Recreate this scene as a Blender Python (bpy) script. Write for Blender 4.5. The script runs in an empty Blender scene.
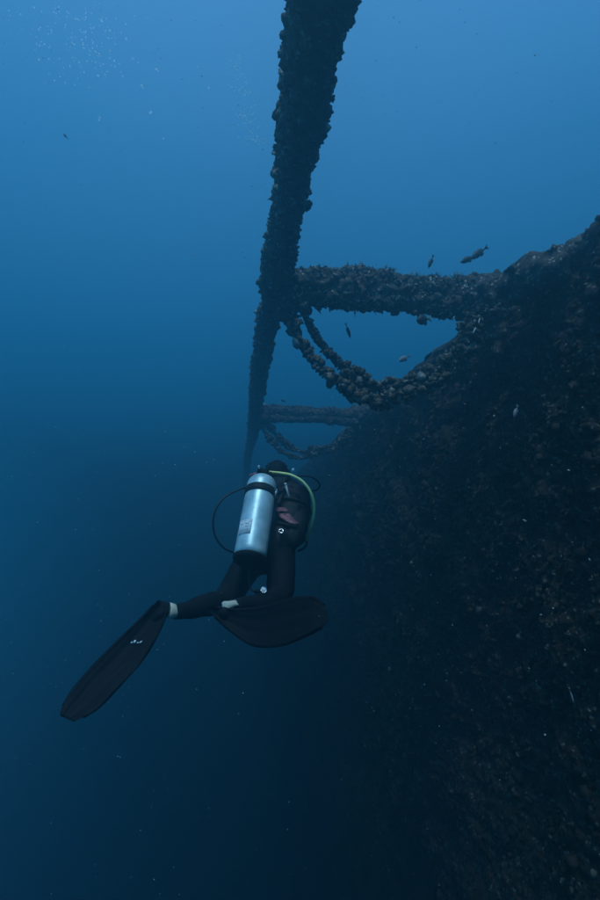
import bpy, bmesh, math, random
import numpy as np
from mathutils import Vector, Matrix

random.seed(7)
rng = np.random.default_rng(7)
sc = bpy.context.scene
C = sc.collection

# ------------------------------------------------------------------ camera
YAW, PITCH, FPX = math.radians(7.27), math.radians(9.11), 480.0
cam_data = bpy.data.cameras.new("camera")
cam_data.sensor_fit = 'VERTICAL'
cam_data.sensor_height = 36.0
cam_data.lens = FPX * 36.0 / 900.0
cam_data.clip_start = 0.05
cam_data.clip_end = 2000
cam = bpy.data.objects.new("camera", cam_data)
C.objects.link(cam)
cam.location = (0, 0, 0)
cam.rotation_euler = (math.pi / 2 + PITCH, 0, -YAW)
sc.camera = cam

# ------------------------------------------------------------------ world: daylight as it arrives through the water above
SUN_EL, SUN_AZ = math.radians(64), math.radians(195)      # azimuth from +Y towards +X
world = bpy.data.worlds.new("World")
sc.world = world
world.use_nodes = True
nt = world.node_tree
nt.nodes.clear()
N = nt.nodes.new
L = nt.links.new
out = N('ShaderNodeOutputWorld')
bg = N('ShaderNodeBackground')
bg.inputs['Strength'].default_value = 0.1
tc = N('ShaderNodeTexCoord')
# refraction at the surface squeezes the sky into the zenith cone
mp = N('ShaderNodeVectorMath'); mp.operation = 'MULTIPLY_ADD'
mp.inputs[1].default_value = (0.25, 0.25, 0.1)
mp.inputs[2].default_value = (0, 0, 0.9)
nm = N('ShaderNodeVectorMath'); nm.operation = 'NORMALIZE'
sky = N('ShaderNodeTexSky')
sky.sky_type = 'NISHITA'
sky.sun_disc = False
sky.sun_elevation = SUN_EL
sky.sun_rotation = SUN_AZ
L(tc.outputs['Generated'], mp.inputs[0]); L(mp.outputs[0], nm.inputs[0]); L(nm.outputs[0], sky.inputs['Vector'])
bw = N('ShaderNodeRGBToBW'); L(sky.outputs[0], bw.inputs[0])
# the open water itself: bright towards the surface, dim towards the depths
sep = N('ShaderNodeSeparateXYZ'); L(tc.outputs['Generated'], sep.inputs[0])
ramp = N('ShaderNodeValToRGB')
mr = N('ShaderNodeMapRange')
mr.inputs['From Min'].default_value = -1; mr.inputs['From Max'].default_value = 1
L(sep.outputs['Z'], mr.inputs['Value']); L(mr.outputs[0], ramp.inputs[0])
stops = [(-1.0, (0.0015, 0.0045, 0.0080)), (-0.60, (0.016, 0.0480, 0.098)), (-0.35, (0.022, 0.125, 0.275)), (-0.15, (0.014, 0.205, 0.450)),
         (0.0, (0.0020, 0.225, 0.530)), (0.15, (0.0020, 0.220, 0.545)), (0.35, (0.012, 0.230, 0.57)), (0.62, (0.046, 0.295, 0.68)),
         (0.80, (0.090, 0.37, 0.80)), (0.93, (0.12, 0.42, 0.87)), (0.975, (0.22, 0.52, 0.92)), (1.0, (0.55, 0.9, 1.25))]
el = ramp.color_ramp.elements
while len(el) > 1:
    el.remove(el[-1])
for i, (z, c) in enumerate(stops):
    e = el[0] if i == 0 else el.new((z + 1) / 2)
    e.position = (z + 1) / 2
    e.color = (*c, 1)
mul = N('ShaderNodeVectorMath'); mul.operation = 'SCALE'
L(ramp.outputs[0], mul.inputs[0]); L(bw.outputs[0], mul.inputs['Scale'])
WORLD_GAIN = 4.2
g2 = N('ShaderNodeVectorMath'); g2.operation = 'SCALE'; g2.inputs['Scale'].default_value = WORLD_GAIN
L(mul.outputs[0], g2.inputs[0])
L(g2.outputs[0], bg.inputs['Color']); L(bg.outputs[0], out.inputs['Surface'])

sun_d = bpy.data.lights.new("sun", 'SUN')
sun_d.energy = 2.3
sun_d.angle = math.radians(8)
sun_d.color = (0.66, 0.90, 1.0)
sun = bpy.data.objects.new("sun", sun_d)
C.objects.link(sun)
sdir = Vector((math.sin(SUN_AZ) * math.cos(SUN_EL), math.cos(SUN_AZ) * math.cos(SUN_EL), math.sin(SUN_EL)))
sun.rotation_euler = sdir.to_track_quat('Z', 'Y').to_euler()

sc.view_settings.view_transform = 'Standard'
sc.view_settings.look = 'None'
sc.view_settings.exposure = 0.0
sc.view_settings.gamma = 1.0
sc.view_settings.use_curve_mapping = False
sc.cycles.max_bounces = 8
sc.cycles.diffuse_bounces = 2
sc.cycles.glossy_bounces = 2
sc.cycles.transmission_bounces = 4
sc.cycles.volume_bounces = 3

# ------------------------------------------------------------------ helpers
cy, sy, cp, sp = math.cos(YAW), math.sin(YAW), math.cos(PITCH), math.sin(PITCH)
RIGHT = Vector((cy, -sy, 0))
FWD = Vector((sy * cp, cy * cp, sp))
UP = Vector((-sy * sp, -cy * sp, cp))


def at(x, y, d):
    """the point at forward depth d metres that the lens maps to (x, y) of the 600 x 900 photograph"""
    return RIGHT * ((x - 300) / FPX * d) + UP * ((450 - y) / FPX * d) + FWD * d


def tag(o, label=None, cat=None, group=None, kind=None):
    if label: o['label'] = label
    if cat: o['category'] = cat
    if group: o['group'] = group
    if kind: o['kind'] = kind
    return o


def empty(name, loc, label, cat, group=None):
    o = bpy.data.objects.new(name, None)
    C.objects.link(o)
    o.location = loc
    o.empty_display_size = 0.1
    return tag(o, label, cat, group)


def link_mesh(name, me, mat, parent=None, smooth=True):
    o = bpy.data.objects.new(name, me)
    C.objects.link(o)
    if mat and not me.materials:
        me.materials.append(mat)
    if parent:
        o.parent = parent
        o.matrix_parent_inverse = Matrix.Translation(parent.location).inverted() if parent.parent is None else \
            Matrix.Identity(4)
    return o


def np_mesh(name, v, f, smooth=True, tint=None):
    """v (n,3), f (m,k) arrays of one face size"""
    me = bpy.data.meshes.new(name)
    n, m, k = len(v), len(f), f.shape[1]
    me.vertices.add(n)
    me.vertices.foreach_set('co', np.ascontiguousarray(v, dtype=np.float32).ravel())
    me.loops.add(m * k)
    me.loops.foreach_set('vertex_index', np.ascontiguousarray(f, dtype=np.int32).ravel())
    me.polygons.add(m)
    me.polygons.foreach_set('loop_start', np.arange(0, m * k, k, dtype=np.int32))
    if smooth:
        me.polygons.foreach_set('use_smooth', np.ones(m, dtype=bool))
    if tint is not None:
        a = me.attributes.new('tint', 'FLOAT', 'POINT')
        a.data.foreach_set('value', np.asarray(tint, dtype=np.float32))
    me.update(calc_edges=True)
    me.validate()
    return me


def _hash(ix, iy, iz, s):
    h = (ix * 374761393 + iy * 668265263 + iz * 2147483647 + s * 1274126177) & 0xffffffff
    h = ((h ^ (h >> 13)) * 1274126177) & 0xffffffff
    h = ((h ^ (h >> 16)) * 2246822519) & 0xffffffff
    return ((h ^ (h >> 15)) & 0xffffff) / float(0xffffff)


def vnoise(p, s=0):
    """value noise -1..1, p (n,3)"""
    i = np.floor(p).astype(np.int64)
    f = p - i
    f = f * f * (3 - 2 * f)
    r = 0
    for dx in (0, 1):
        wx = f[:, 0] if dx else 1 - f[:, 0]
        for dy in (0, 1):
            wy = f[:, 1] if dy else 1 - f[:, 1]
            for dz in (0, 1):
                wz = f[:, 2] if dz else 1 - f[:, 2]
                r = r + wx * wy * wz * _hash(i[:, 0] + dx, i[:, 1] + dy, i[:, 2] + dz, s)
    return r * 2 - 1


def knobs(p, s=0):
    """rounded bumps: 0..1 cell noise, p (n,3)"""
    i = np.floor(p).astype(np.int64)
    best = np.full(len(p), 9.0)
    for dx in (-1, 0, 1):
        for dy in (-1, 0, 1):
            for dz in (-1, 0, 1):
                a, b, c = i[:, 0] + dx, i[:, 1] + dy, i[:, 2] + dz
                q = np.stack([a + _hash(a, b, c, s), b + _hash(a, b, c, s + 11), c + _hash(a, b, c, s + 23)], 1)
                d = np.sqrt(((p - q) ** 2).sum(1)) / (0.45 + 0.6 * _hash(a, b, c, s + 37))
                best = np.minimum(best, d)
    return np.clip(1 - best * best, 0, 1)


# ------------------------------------------------------------------ materials
def mat_new(name, color=(0.1, 0.1, 0.1), rough=0.7, metal=0.0, spec=0.3):
    m = bpy.data.materials.new(name)
    m.use_nodes = True
    b = m.node_tree.nodes['Principled BSDF']
    b.inputs['Base Color'].default_value = (*color, 1)
    b.inputs['Roughness'].default_value = rough
    b.inputs['Metallic'].default_value = metal
    b.inputs['Specular IOR Level'].default_value = spec
    return m


def mat_noisy(name, ca, cb, scale, rough=0.7, metal=0.0, spec=0.3, bump=0.3, dist=0.002, detail=6):
    m = mat_new(name, ca, rough, metal, spec)
    n = m.node_tree.nodes; l = m.node_tree.links
    b = n['Principled BSDF']
    t = n.new('ShaderNodeTexCoord')
    ns = n.new('ShaderNodeTexNoise'); ns.inputs['Scale'].default_value = scale; ns.inputs['Detail'].default_value = detail
    l.new(t.outputs['Object'], ns.inputs['Vector'])
    mx = n.new('ShaderNodeMix'); mx.data_type = 'RGBA'
    mx.inputs[6].default_value = (*ca, 1); mx.inputs[7].default_value = (*cb, 1)
    rp = n.new('ShaderNodeMapRange'); rp.inputs['From Min'].default_value = 0.35; rp.inputs['From Max'].default_value = 0.65
    l.new(ns.outputs[0], rp.inputs[0]); l.new(rp.outputs[0], mx.inputs[0]); l.new(mx.outputs[2], b.inputs['Base Color'])
    if bump:
        bp = n.new('ShaderNodeBump'); bp.inputs['Strength'].default_value = bump; bp.inputs['Distance'].default_value = dist
        l.new(ns.outputs[0], bp.inputs['Height']); l.new(bp.outputs[0], b.inputs['Normal'])
    return m


def mat_growth(name, dark, mid, pale, pale_amt=0.5, scale=14.0, use_tint=False):
    """marine growth: mottled turf, rust and shell fragments"""
    m = mat_new(name, mid, 0.9, 0, 0.15)
    n = m.node_tree.nodes; l = m.node_tree.links
    b = n['Principled BSDF']
    g = n.new('ShaderNodeNewGeometry')
    n1 = n.new('ShaderNodeTexNoise'); n1.inputs['Scale'].default_value = scale; n1.inputs['Detail'].default_value = 8
    n1.inputs['Roughness'].default_value = 0.7
    n2 = n.new('ShaderNodeTexNoise'); n2.inputs['Scale'].default_value = 2.1; n2.inputs['Detail'].default_value = 5
    vo = n.new('ShaderNodeTexVoronoi'); vo.inputs['Scale'].default_value = scale * 2.6
    for q in (n1, n2, vo):
        l.new(g.outputs['Position'], q.inputs['Vector'])
    r1 = n.new('ShaderNodeValToRGB')
    r1.color_ramp.elements[0].position = 0.36; r1.color_ramp.elements[0].color = (*dark, 1)
    r1.color_ramp.elements[1].position = 0.64; r1.color_ramp.elements[1].color = (*mid, 1)
    e = r1.color_ramp.elements.new(0.74); e.color = (*pale, 1)
    l.new(n1.outputs[0], r1.inputs[0])
    # rust / coralline patches
    mx = n.new('ShaderNodeMix'); mx.data_type = 'RGBA'
    mx.inputs[7].default_value = (mid[0] * 1.22, mid[1] * 0.9, mid[2] * 0.8, 1)
    rp = n.new('ShaderNodeMapRange'); rp.inputs['From Min'].default_value = 0.52; rp.inputs['From Max'].default_value = 0.66
    rp.inputs['To Max'].default_value = 0.6
    l.new(n2.outputs[0], rp.inputs[0]); l.new(rp.outputs[0], mx.inputs[0]); l.new(r1.outputs[0], mx.inputs[6])
    # pale fragments: a few of the cells
    sepc = n.new('ShaderNodeSeparateColor'); l.new(vo.outputs['Color'], sepc.inputs[0])
    th = n.new('ShaderNodeMapRange'); th.inputs['From Min'].default_value = 1 - 0.14 * pale_amt; th.inputs['From Max'].default_value = 1 - 0.10 * pale_amt
    th.inputs['To Max'].default_value = 0.75
    l.new(sepc.outputs[0], th.inputs[0])
    mx2 = n.new('ShaderNodeMix'); mx2.data_type = 'RGBA'
    mx2.inputs[7].default_value = (pale[0] * 1.4, pale[1] * 1.4, pale[2] * 1.3, 1)
    l.new(th.outputs[0], mx2.inputs[0]); l.new(mx.outputs[2], mx2.inputs[6])
    last = mx2.outputs[2]
    if use_tint:
        at_ = n.new('ShaderNodeAttribute'); at_.attribute_name = 'tint'
        rt = n.new('ShaderNodeValToRGB')
        rt.color_ramp.elements[0].position = 0.0; rt.color_ramp.elements[0].color = (*dark, 1)
        rt.color_ramp.elements[1].position = 0.9; rt.color_ramp.elements[1].color = (*mid, 1)
        e = rt.color_ramp.elements.new(1.0); e.color = (*pale, 1)
        l.new(at_.outputs['Fac'], rt.inputs[0])
        mx3 = n.new('ShaderNodeMix'); mx3.data_type = 'RGBA'; mx3.inputs[0].default_value = 0.6
        l.new(last, mx3.inputs[6]); l.new(rt.outputs[0], mx3.inputs[7])
        last = mx3.outputs[2]
    l.new(last, b.inputs['Base Color'])
    bp = n.new('ShaderNodeBump'); bp.inputs['Strength'].default_value = 0.8; bp.inputs['Distance'].default_value = 0.02
    l.new(n1.outputs[0], bp.inputs['Height']); l.new(bp.outputs[0], b.inputs['Normal'])
    return m


M_hull = mat_growth('hull_growth', (0.012, 0.010, 0.009), (0.054, 0.045, 0.038), (0.16, 0.145, 0.12), 0.5, 24)
M_shells = mat_growth('shell_growth', (0.016, 0.013, 0.011), (0.070, 0.058, 0.049), (0.28, 0.26, 0.22), 0.4, 20, True)
M_beam = mat_growth('beam_growth', (0.020, 0.018, 0.015), (0.10, 0.085, 0.068), (0.30, 0.28, 0.24), 0.5, 20)
M_beamclump = mat_growth('beam_clump', (0.025, 0.022, 0.018), (0.15, 0.13, 0.10), (0.48, 0.45, 0.39), 0.6, 26, True)
M_sand = mat_noisy('silt', (0.10, 0.095, 0.08), (0.16, 0.15, 0.12), 1.5, 0.95, bump=0.4, dist=0.05)
M_deck = mat_growth('deck_growth', (0.02, 0.02, 0.018), (0.07, 0.065, 0.055), (0.2, 0.2, 0.18), 0.5, 8)

# ------------------------------------------------------------------ water body (haze) and seabed
TOP = 3.6
bm = bmesh.new()
bmesh.ops.create_cube(bm, size=1)
for v in bm.verts:
    v.co = Vector((v.co.x * 23.2 + 2.9, v.co.y * 62 + 14, (v.co.z + 0.5) * (TOP + 24) - 24))
me = bpy.data.meshes.new('haze'); bm.to_mesh(me); bm.free()
m = bpy.data.materials.new('water_haze'); m.use_nodes = True
m.node_tree.nodes.clear()
o_ = m.node_tree.nodes.new('ShaderNodeOutputMaterial')
pv = m.node_tree.nodes.new('ShaderNodeVolumePrincipled')
pv.inputs['Color'].default_value = (0.19, 0.46, 0.52, 1)
pv.inputs['Density'].default_value = 0.126
pv.inputs['Anisotropy'].default_value = 0.78
pv.inputs['Absorption Color'].default_value = (0, 0, 0, 1)
m.node_tree.links.new(pv.outputs[0], o_.inputs['Volume'])
haze = link_mesh('haze', me, m)
tag(haze, 'deep blue sea water thick with fine drifting particles', None, None, 'stuff')

nx, ny = 120, 120
gx, gy = np.meshgrid(np.linspace(-8.4, 14.2, nx), np.linspace(-16.5, 44.5, ny), indexing='ij')
P = np.stack([gx.ravel(), gy.ravel(), np.zeros(nx * ny)], 1)
P[:, 2] = -22.5 + 0.35 * vnoise(P * 0.15, 3) + 0.1 * vnoise(P * 0.6, 4)
idx = np.arange(nx * ny).reshape(nx, ny)
F = np.stack([idx[:-1, :-1], idx[1:, :-1], idx[1:, 1:], idx[:-1, 1:]], -1).reshape(-1, 4)
tag(link_mesh('seabed', np_mesh('seabed', P, F), M_sand), 'silty seabed far below the wreck', None, None, 'structure')


# ------------------------------------------------------------------ lumps used everywhere
def ico(sub):
    b = bmesh.new()
    bmesh.ops.create_icosphere(b, subdivisions=sub, radius=1)
    v = np.array([q.co[:] for q in b.verts]); f = np.array([[q.index for q in fa.verts] for fa in b.faces])
    b.free()
    return v, f


ICO1, ICO2, ICO3 = ico(1), ico(2), ico(3)


def lump(base, seed, rough=0.35, flat=1.0):
    v, f = base
    d = 1 + rough * vnoise(v * 1.7 + seed * 13.1, seed) + rough * 0.6 * vnoise(v * 4.1 + seed * 3.7, seed + 5)
    w = v * d[:, None]
    w[:, 2] *= flat
    return w, f


def shell_tmpl(seed):
    """a gaping oyster-like plate: cupped irregular disc with an edge"""
    r = np.random.default_rng(seed)
    n = 8
    a = np.linspace(0, 2 * math.pi, n, endpoint=False)
    rr = 1 + 0.25 * r.standard_normal(n)
    top = np.stack([np.cos(a) * rr, np.sin(a) * rr * 0.8, 0.35 + 0.15 * r.standard_normal(n)], 1)
    low = np.stack([np.cos(a) * rr * 0.7, np.sin(a) * rr * 0.55, np.full(n, -0.15)], 1)
    v = np.vstack([top, low, [[0, 0, 0.12]], [[0, 0, -0.3]]])
    f = []
    for i in range(n):
        j = (i + 1) % n
        f += [[i, j, 2 * n], [n + j, n + i, 2 * n + 1], [i, n + i, n + j], [i, n + j, j]]
    return v, np.array(f)


TM_SMALL = [lump(ICO1, s, 0.45, 0.8) for s in range(5)] + [shell_tmpl(s) for s in range(6)]
TM_MID = [lump(ICO2, s + 20, 0.4, 0.85) for s in range(6)] + [shell_tmpl(s + 9) for s in range(3)]


def tuft_tmpl(seed):
    """a sprig of hydroid or weed: thin tapering blades from one root"""
    r = np.random.default_rng(seed)
    V, F_ = [], []
    for k in range(5):
        d = r.standard_normal(3) * 0.55 + np.array([0, 0, 1.3]); d /= np.linalg.norm(d)
        u = np.cross(d, r.standard_normal(3)); u /= np.linalg.norm(u)
        w = np.cross(d, u); l_ = r.uniform(1.2, 2.6)
        b = len(V)
        mid = d * l_ * 0.55 + u * r.normal(0, 0.2)
        for q in (u * .16, w * .16, -u * .16 - w * .1, mid + u * .13, mid + w * .13, mid - u * .12 - w * .08, d * l_ + w * r.normal(0, .35)):
            V.append(q)
        F_ += [[b, b + 1, b + 4], [b, b + 4, b + 3], [b + 1, b + 2, b + 5], [b + 1, b + 5, b + 4], [b + 2, b, b + 3], [b + 2, b + 3, b + 5],
               [b + 3, b + 4, b + 6], [b + 4, b + 5, b + 6], [b + 5, b + 3, b + 6]]
    return np.array(V), np.array(F_)


def rand_rot(n, r):
    q = r.standard_normal((n, 4)); q /= np.linalg.norm(q, axis=1)[:, None]
    w, x, y, z = q.T
    return np.stack([np.stack([1 - 2 * (y * y + z * z), 2 * (x * y - z * w), 2 * (x * z + y * w)], -1),
                     np.stack([2 * (x * y + z * w), 1 - 2 * (x * x + z * z), 2 * (y * z - x * w)], -1),
                     np.stack([2 * (x * z - y * w), 2 * (y * z + x * w), 1 - 2 * (x * x + y * y)], -1)], 1)


TM_TUFT = [tuft_tmpl(s) for s in range(4)]


def scatter(name, pts, sizes, tmpls, seed, parent, mat, smooth=False, tint_pow=1.0):
    """many small growths joined into one part"""
    r = np.random.default_rng(seed)
    pick = r.integers(0, len(tmpls), len(pts))
    V, F_, T = [], [], []
    base = 0
    for k, (tv, tf) in enumerate(tmpls):
        sel = np.nonzero(pick == k)[0]
        if not len(sel):
            continue
        R = rand_rot(len(sel), r)
        sc_ = sizes[sel][:, None, None] * r.uniform(0.7, 1.35, (len(sel), 1, 3))
        v = (tv[None] * sc_)
        v = np.einsum('nij,nkj->nki', R, v) + pts[sel][:, None, :]
        nv = len(tv)
        f = tf[None] + (base + np.arange(len(sel)) * nv)[:, None, None]
        V.append(v.reshape(-1, 3)); F_.append(f.reshape(-1, 3))
        T.append(np.repeat(r.uniform(0, 1, len(sel)) ** tint_pow, nv))
        base += nv * len(sel)
    me = np_mesh(name, np.vstack(V), np.vstack(F_), smooth, np.concatenate(T))
    o = link_mesh(name, me, mat, parent)
    o['kind'] = 'stuff'
    return o


# ------------------------------------------------------------------ the wreck's hull
HX, HZ = 2.50, 2.22
hull = empty('ship_hull', (HX, 10, -22.3), 'dark overgrown steel side of a sunken ship, a wall rising beside the diver', 'shipwreck')


def hull_disp(P, fine=True):
    d = 0.10 * vnoise(P * np.array([0.5, 0.5, 0.5]), 1) + 0.06 * vnoise(P * 1.4, 2) + 0.055 * vnoise(P * 3.6, 3)
    if fine:
        d = d + 0.040 * knobs(P * 6.5, 5) + 0.022 * knobs(P * 15, 6) + 0.016 * vnoise(P * 26, 7)
    return d


def side_x(z, y):
    flare = -0.18 * np.clip((y - 4.5) / 1.0, 0, 1) ** 2 * (3 - 2 * np.clip((y - 4.5) / 1.0, 0, 1)) * np.clip((z + 4) / 4, 0, 1)
    # nearly plumb side, rounding away under the turn of the bilge
    return HX + flare + np.where(z < -12, ((-z - 12) / 9.0) ** 2 * 1.6, 0.0)


ys = [1.6]
while ys[-1] < 43:
    ys.append(ys[-1] + max(0.012, 0.0042 * ys[-1]))
ys = np.array([-12.0, -9, -7, -5, -3.5, -2, -1, -0.3, 0.3, 0.8, 1.2, 1.4] + ys)
zs = np.concatenate([np.linspace(HZ, -4.2, 440), np.linspace(-4.2, -22.3, 190)[1:]])
gy, gz = np.meshgrid(ys, zs, indexing='ij')
P = np.stack([np.full(gy.size, HX), gy.ravel(), gz.ravel()], 1)
near_top = np.clip((P[:, 2] - (HZ - 0.25)) / 0.25, 0, 1)
d = hull_disp(P)
P2 = P.copy()
P2[:, 0] = side_x(P[:, 2], P[:, 1]) - d + 0.16 * near_top ** 3
P2[:, 2] += 0.05 * vnoise(P * 2.3, 9) * near_top + 0.03 * vnoise(P * 7, 10)
nyy, nzz = len(ys), len(zs)
idx = np.arange(nyy * nzz).reshape(nyy, nzz)
F = np.stack([idx[:-1, :-1], idx[:-1, 1:], idx[1:, 1:], idx[1:, :-1]], -1).reshape(-1, 4)
link_mesh('side_plating', np_mesh('side_plating', P2, F), M_hull, hull)

# bulwark cap, inner face, deck, far side
ys2 = np.concatenate([[-12, -8, -4, 0, 1.2], np.arange(1.6, 43, 0.05)])
prof = [(HX + 0.12, HZ - 0.03), (HX + 0.2, HZ + 0.0), (HX + 0.32, HZ - 0.01), (HX + 0.40, HZ - 0.10), (HX + 0.42, HZ - 0.5), (HX + 0.44, HZ - 1.05)]
Pp = np.array([[p[0], y, p[1]] for y in ys2 for p in prof])
Pp += np.stack([0.05 * vnoise(Pp * 5, 1) + side_x(Pp[:, 2], Pp[:, 1]) - HX, 0 * Pp[:, 0], 0.05 * vnoise(Pp * 5, 2) + 0.03 * vnoise(Pp * 13, 3)], 1)
k = len(prof)
idx = np.arange(len(ys2) * k).reshape(-1, k)
F = np.stack([idx[:-1, :-1], idx[1:, :-1], idx[1:, 1:], idx[:-1, 1:]], -1).reshape(-1, 4)
link_mesh('bulwark', np_mesh('bulwark', Pp, F), M_hull, hull)
bm = bmesh.new()
bmesh.ops.create_grid(bm, x_segments=40, y_segments=120, size=1)
for v in bm.verts:
    x, y = v.co.x, v.co.y
    v.co = Vector((HX + 0.4 + (x + 1) * 0.5 * 9.0, -12 + (y + 1) * 0.5 * 54.9, HZ - 0.98 + 0.05 * math.sin(x * 17 + y * 31)))
me = bpy.data.meshes.new('deck'); bm.to_mesh(me); bm.free()
link_mesh('deck', me, M_deck, hull)
bm = bmesh.new()
bmesh.ops.create_cube(bm, size=1)
for v in bm.verts:
    v.co = Vector((HX + 9.6 + v.co.x * 0.4, 15.5 + v.co.y * 54.8, (v.co.z - 0.5) * 23.5 + HZ - 0.4))
me = bpy.data.meshes.new('far_side'); bm.to_mesh(me); bm.free()
link_mesh('far_side', me, M_deck, hull)

# growth over the plating
def hull_points(n, y0, y1, z0, z1, r, power=1.6):
    u = r.uniform(0, 1, n)
    y = y0 * (y1 / y0) ** (u ** 1.0)
    z = r.uniform(z0, z1, n)
    p = np.stack([np.full(n, HX), y, z], 1)
    d = hull_disp(p, True)
    keep = (vnoise(p * 1.1, 31) + 0.5 * vnoise(p * 3.3, 32) + r.uniform(-0.9, 0.9, n)) > -0.25
    p[:, 0] = side_x(z, y) - d + 0.16 * np.clip((z - (HZ - 0.25)) / 0.25, 0, 1) ** 3
    return p[keep]


r = np.random.default_rng(3)
pts = hull_points(34000, 2.0, 24, -5.5, HZ - 0.02, r)
sz = r.lognormal(0, 0.5, len(pts)) * 0.013
scatter('shell_growth', pts, np.clip(sz, 0.006, 0.05), TM_SMALL, 4, hull, M_shells, tint_pow=1.6)
pts = hull_points(1200, 2.2, 16, -4.6, HZ - 0.02, r)
pts = pts[vnoise(pts * 0.9, 61) > 0.05]
scatter('sponge_colonies', pts, np.clip(r.lognormal(0, 0.45, len(pts)) * 0.030, 0.015, 0.07), TM_MID[:6], 6, hull, M_hull, smooth=True)
pts = hull_points(1500, 2.2, 12, -4.6, HZ - 0.35, r)
scatter('weed_tufts', pts, np.clip(r.lognormal(0, 0.45, len(pts)) * 0.020, 0.01, 0.05), TM_TUFT, 7, hull, M_shells)
# ragged rim growth along the top edge
n = 2600
p = np.stack([np.full(n, HX + 0.12), 2.0 * (30 / 2.0) ** r.uniform(0, 1, n), np.full(n, HZ)], 1)
p[:, 2] += 0.05 * vnoise(np.stack([np.full(n, HX), p[:, 1], p[:, 2]], 1) * 2.3, 9) - 0.01
p[:, 0] -= hull_disp(np.stack([np.full(n, HX), p[:, 1], p[:, 2]], 1)) - 0.04
dr_ = r.uniform(0.01, 0.22, n)
p[:, 2] -= dr_; p[:, 0] += side_x(p[:, 2], p[:, 1]) - HX + 0.16 * np.clip((0.25 - dr_) / 0.25, 0, 1) ** 3 - 0.02
p[:, 0] -= 0.035; p[:, 2] += 0.015
keep = vnoise(p * np.array([1, 2.2, 1]), 8) + r.uniform(-0.4, 0.4, n) > 0
p = p[keep]
scatter('rim_growth', p, np.clip(r.lognormal(0, 0.45, len(p)) * 0.032, 0.01, 0.09), TM_MID, 5, hull, M_beamclump)


# ------------------------------------------------------------------ beams
def tube(path, radii, nu, seed, amp=1.0, squash=1.0, knob=12.0):
    """overgrown pipe; path (n,3) numpy; radii scalar or (n,)"""
    n = len(path)
    t = np.gradient(path, axis=0); t /= np.linalg.norm(t, axis=1)[:, None]
    ref = np.array([0, 0, 1.0]) if abs(t[0, 2]) < 0.9 else np.array([1.0, 0, 0])
    a = np.cross(t, ref); a /= np.linalg.norm(a, axis=1)[:, None]
    b = np.cross(a, t)
    th = np.linspace(0, 2 * math.pi, nu, endpoint=False)
    R = np.broadcast_to(np.asarray(radii, float), (n,))
    dirs = np.cos(th)[None, :, None] * a[:, None] + np.sin(th)[None, :, None] * b[:, None] * squash
    base = (path[:, None] + dirs * R[:, None, None]).reshape(-1, 3)
    dn = dirs.reshape(-1, 3)
    s = seed
    d = 0.030 * vnoise(base * 3.2 + s, s) + 0.045 * knobs(base * knob * 0.6 + s, s + 1) + 0.028 * knobs(base * knob * 1.4 + s, s + 2) \
        + 0.012 * vnoise(base * 40, s + 3)
    v = base + dn * (d * amp)[:, None]
    idx = np.arange(n * nu).reshape(n, nu)
    nxt = np.roll(idx, -1, axis=1)
    f = np.stack([idx[:-1], idx[1:], nxt[1:], nxt[:-1]], -1).reshape(-1, 4)
    # end caps
    caps = []
    v = np.vstack([v, path[0], path[-1]])
    c0, c1 = len(v) - 2, len(v) - 1
    for i in range(nu):
        j = (i + 1) % nu
        caps += [[idx[0, i], idx[0, j], c0, c0], [idx[-1, j], idx[-1, i], c1, c1]]
    return v, f, np.array(caps), base, dn, d * amp


def tube_obj(name, args, parent, mat):
    v, f, caps, base, dn, d = tube(**args)
    tri = np.vstack([f[:, [0, 1, 2]], f[:, [0, 2, 3]], caps[:, :3]])
    return link_mesh(name, np_mesh(name, v, tri), mat, parent), base, dn, d


def geo(a, b, s):
    o = [a]
    while o[-1] < b:
        o.append(o[-1] + max(0.012, s * abs(o[-1])))
    return np.array(o)


BX, BZ = 0.283, 2.2
yb = np.concatenate([np.linspace(-3.0, 1.2, 60), geo(1.22, 26, 0.005)])
path = np.stack([BX + 0.02 * np.sin(yb * 0.7), yb, BZ + 0.015 * np.sin(yb * 0.9 + 1)], 1)
long_beam = empty('encrusted_beam', (BX, 0, BZ), 'long overgrown steel beam running overhead away from the camera, parallel to the hull', 'beam')
o, base, dn, dd = tube_obj('pipe', dict(path=path, radii=0.074 + 0.022 * np.clip((2.1 - yb) / 0.5, 0, 1) + 0.012 * np.clip((yb - 3.2) / 0.8, 0, 1), nu=64, seed=11, amp=0.75, knob=12), long_beam, M_beam)
r = np.random.default_rng(8)


def pts_on(base, dn, dd, n, r, bias=None, lift=0.4, sizes=None):
    w = np.ones(len(base)) if bias is None else bias
    i = r.choice(len(base), n, p=w / w.sum())
    return base[i] + dn[i] * (dd[i])[:, None] + dn[i] * lift * 0.01


side = np.abs(dn[:, 0]) ** 2 + 0.25
w = side * (1.0 / np.clip(np.abs(base[:, 1]), 1.2, 30) ** 0.2)
pts = pts_on(base, dn, dd, 2600, r, w)
scatter('beam_growth', pts, np.clip(r.lognormal(0, 0.55, len(pts)) * 0.011, 0.005, 0.032), TM_MID[:6] + TM_SMALL[5:7], 12, long_beam, M_beamclump, smooth=True)

# single knobs big enough to tell apart
KNOB_ME = []
for s in range(7):
    v, f = lump(ICO3, s + 40, 0.42, 0.9)
    v = v + (0.28 * knobs(v * 2.2, s) + 0.15 * vnoise(v * 6, s))[:, None] * v
    me = np_mesh('growth_knob', v, f, True)
    me.materials.append(M_beam)
    KNOB_ME.append(me)


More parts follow.
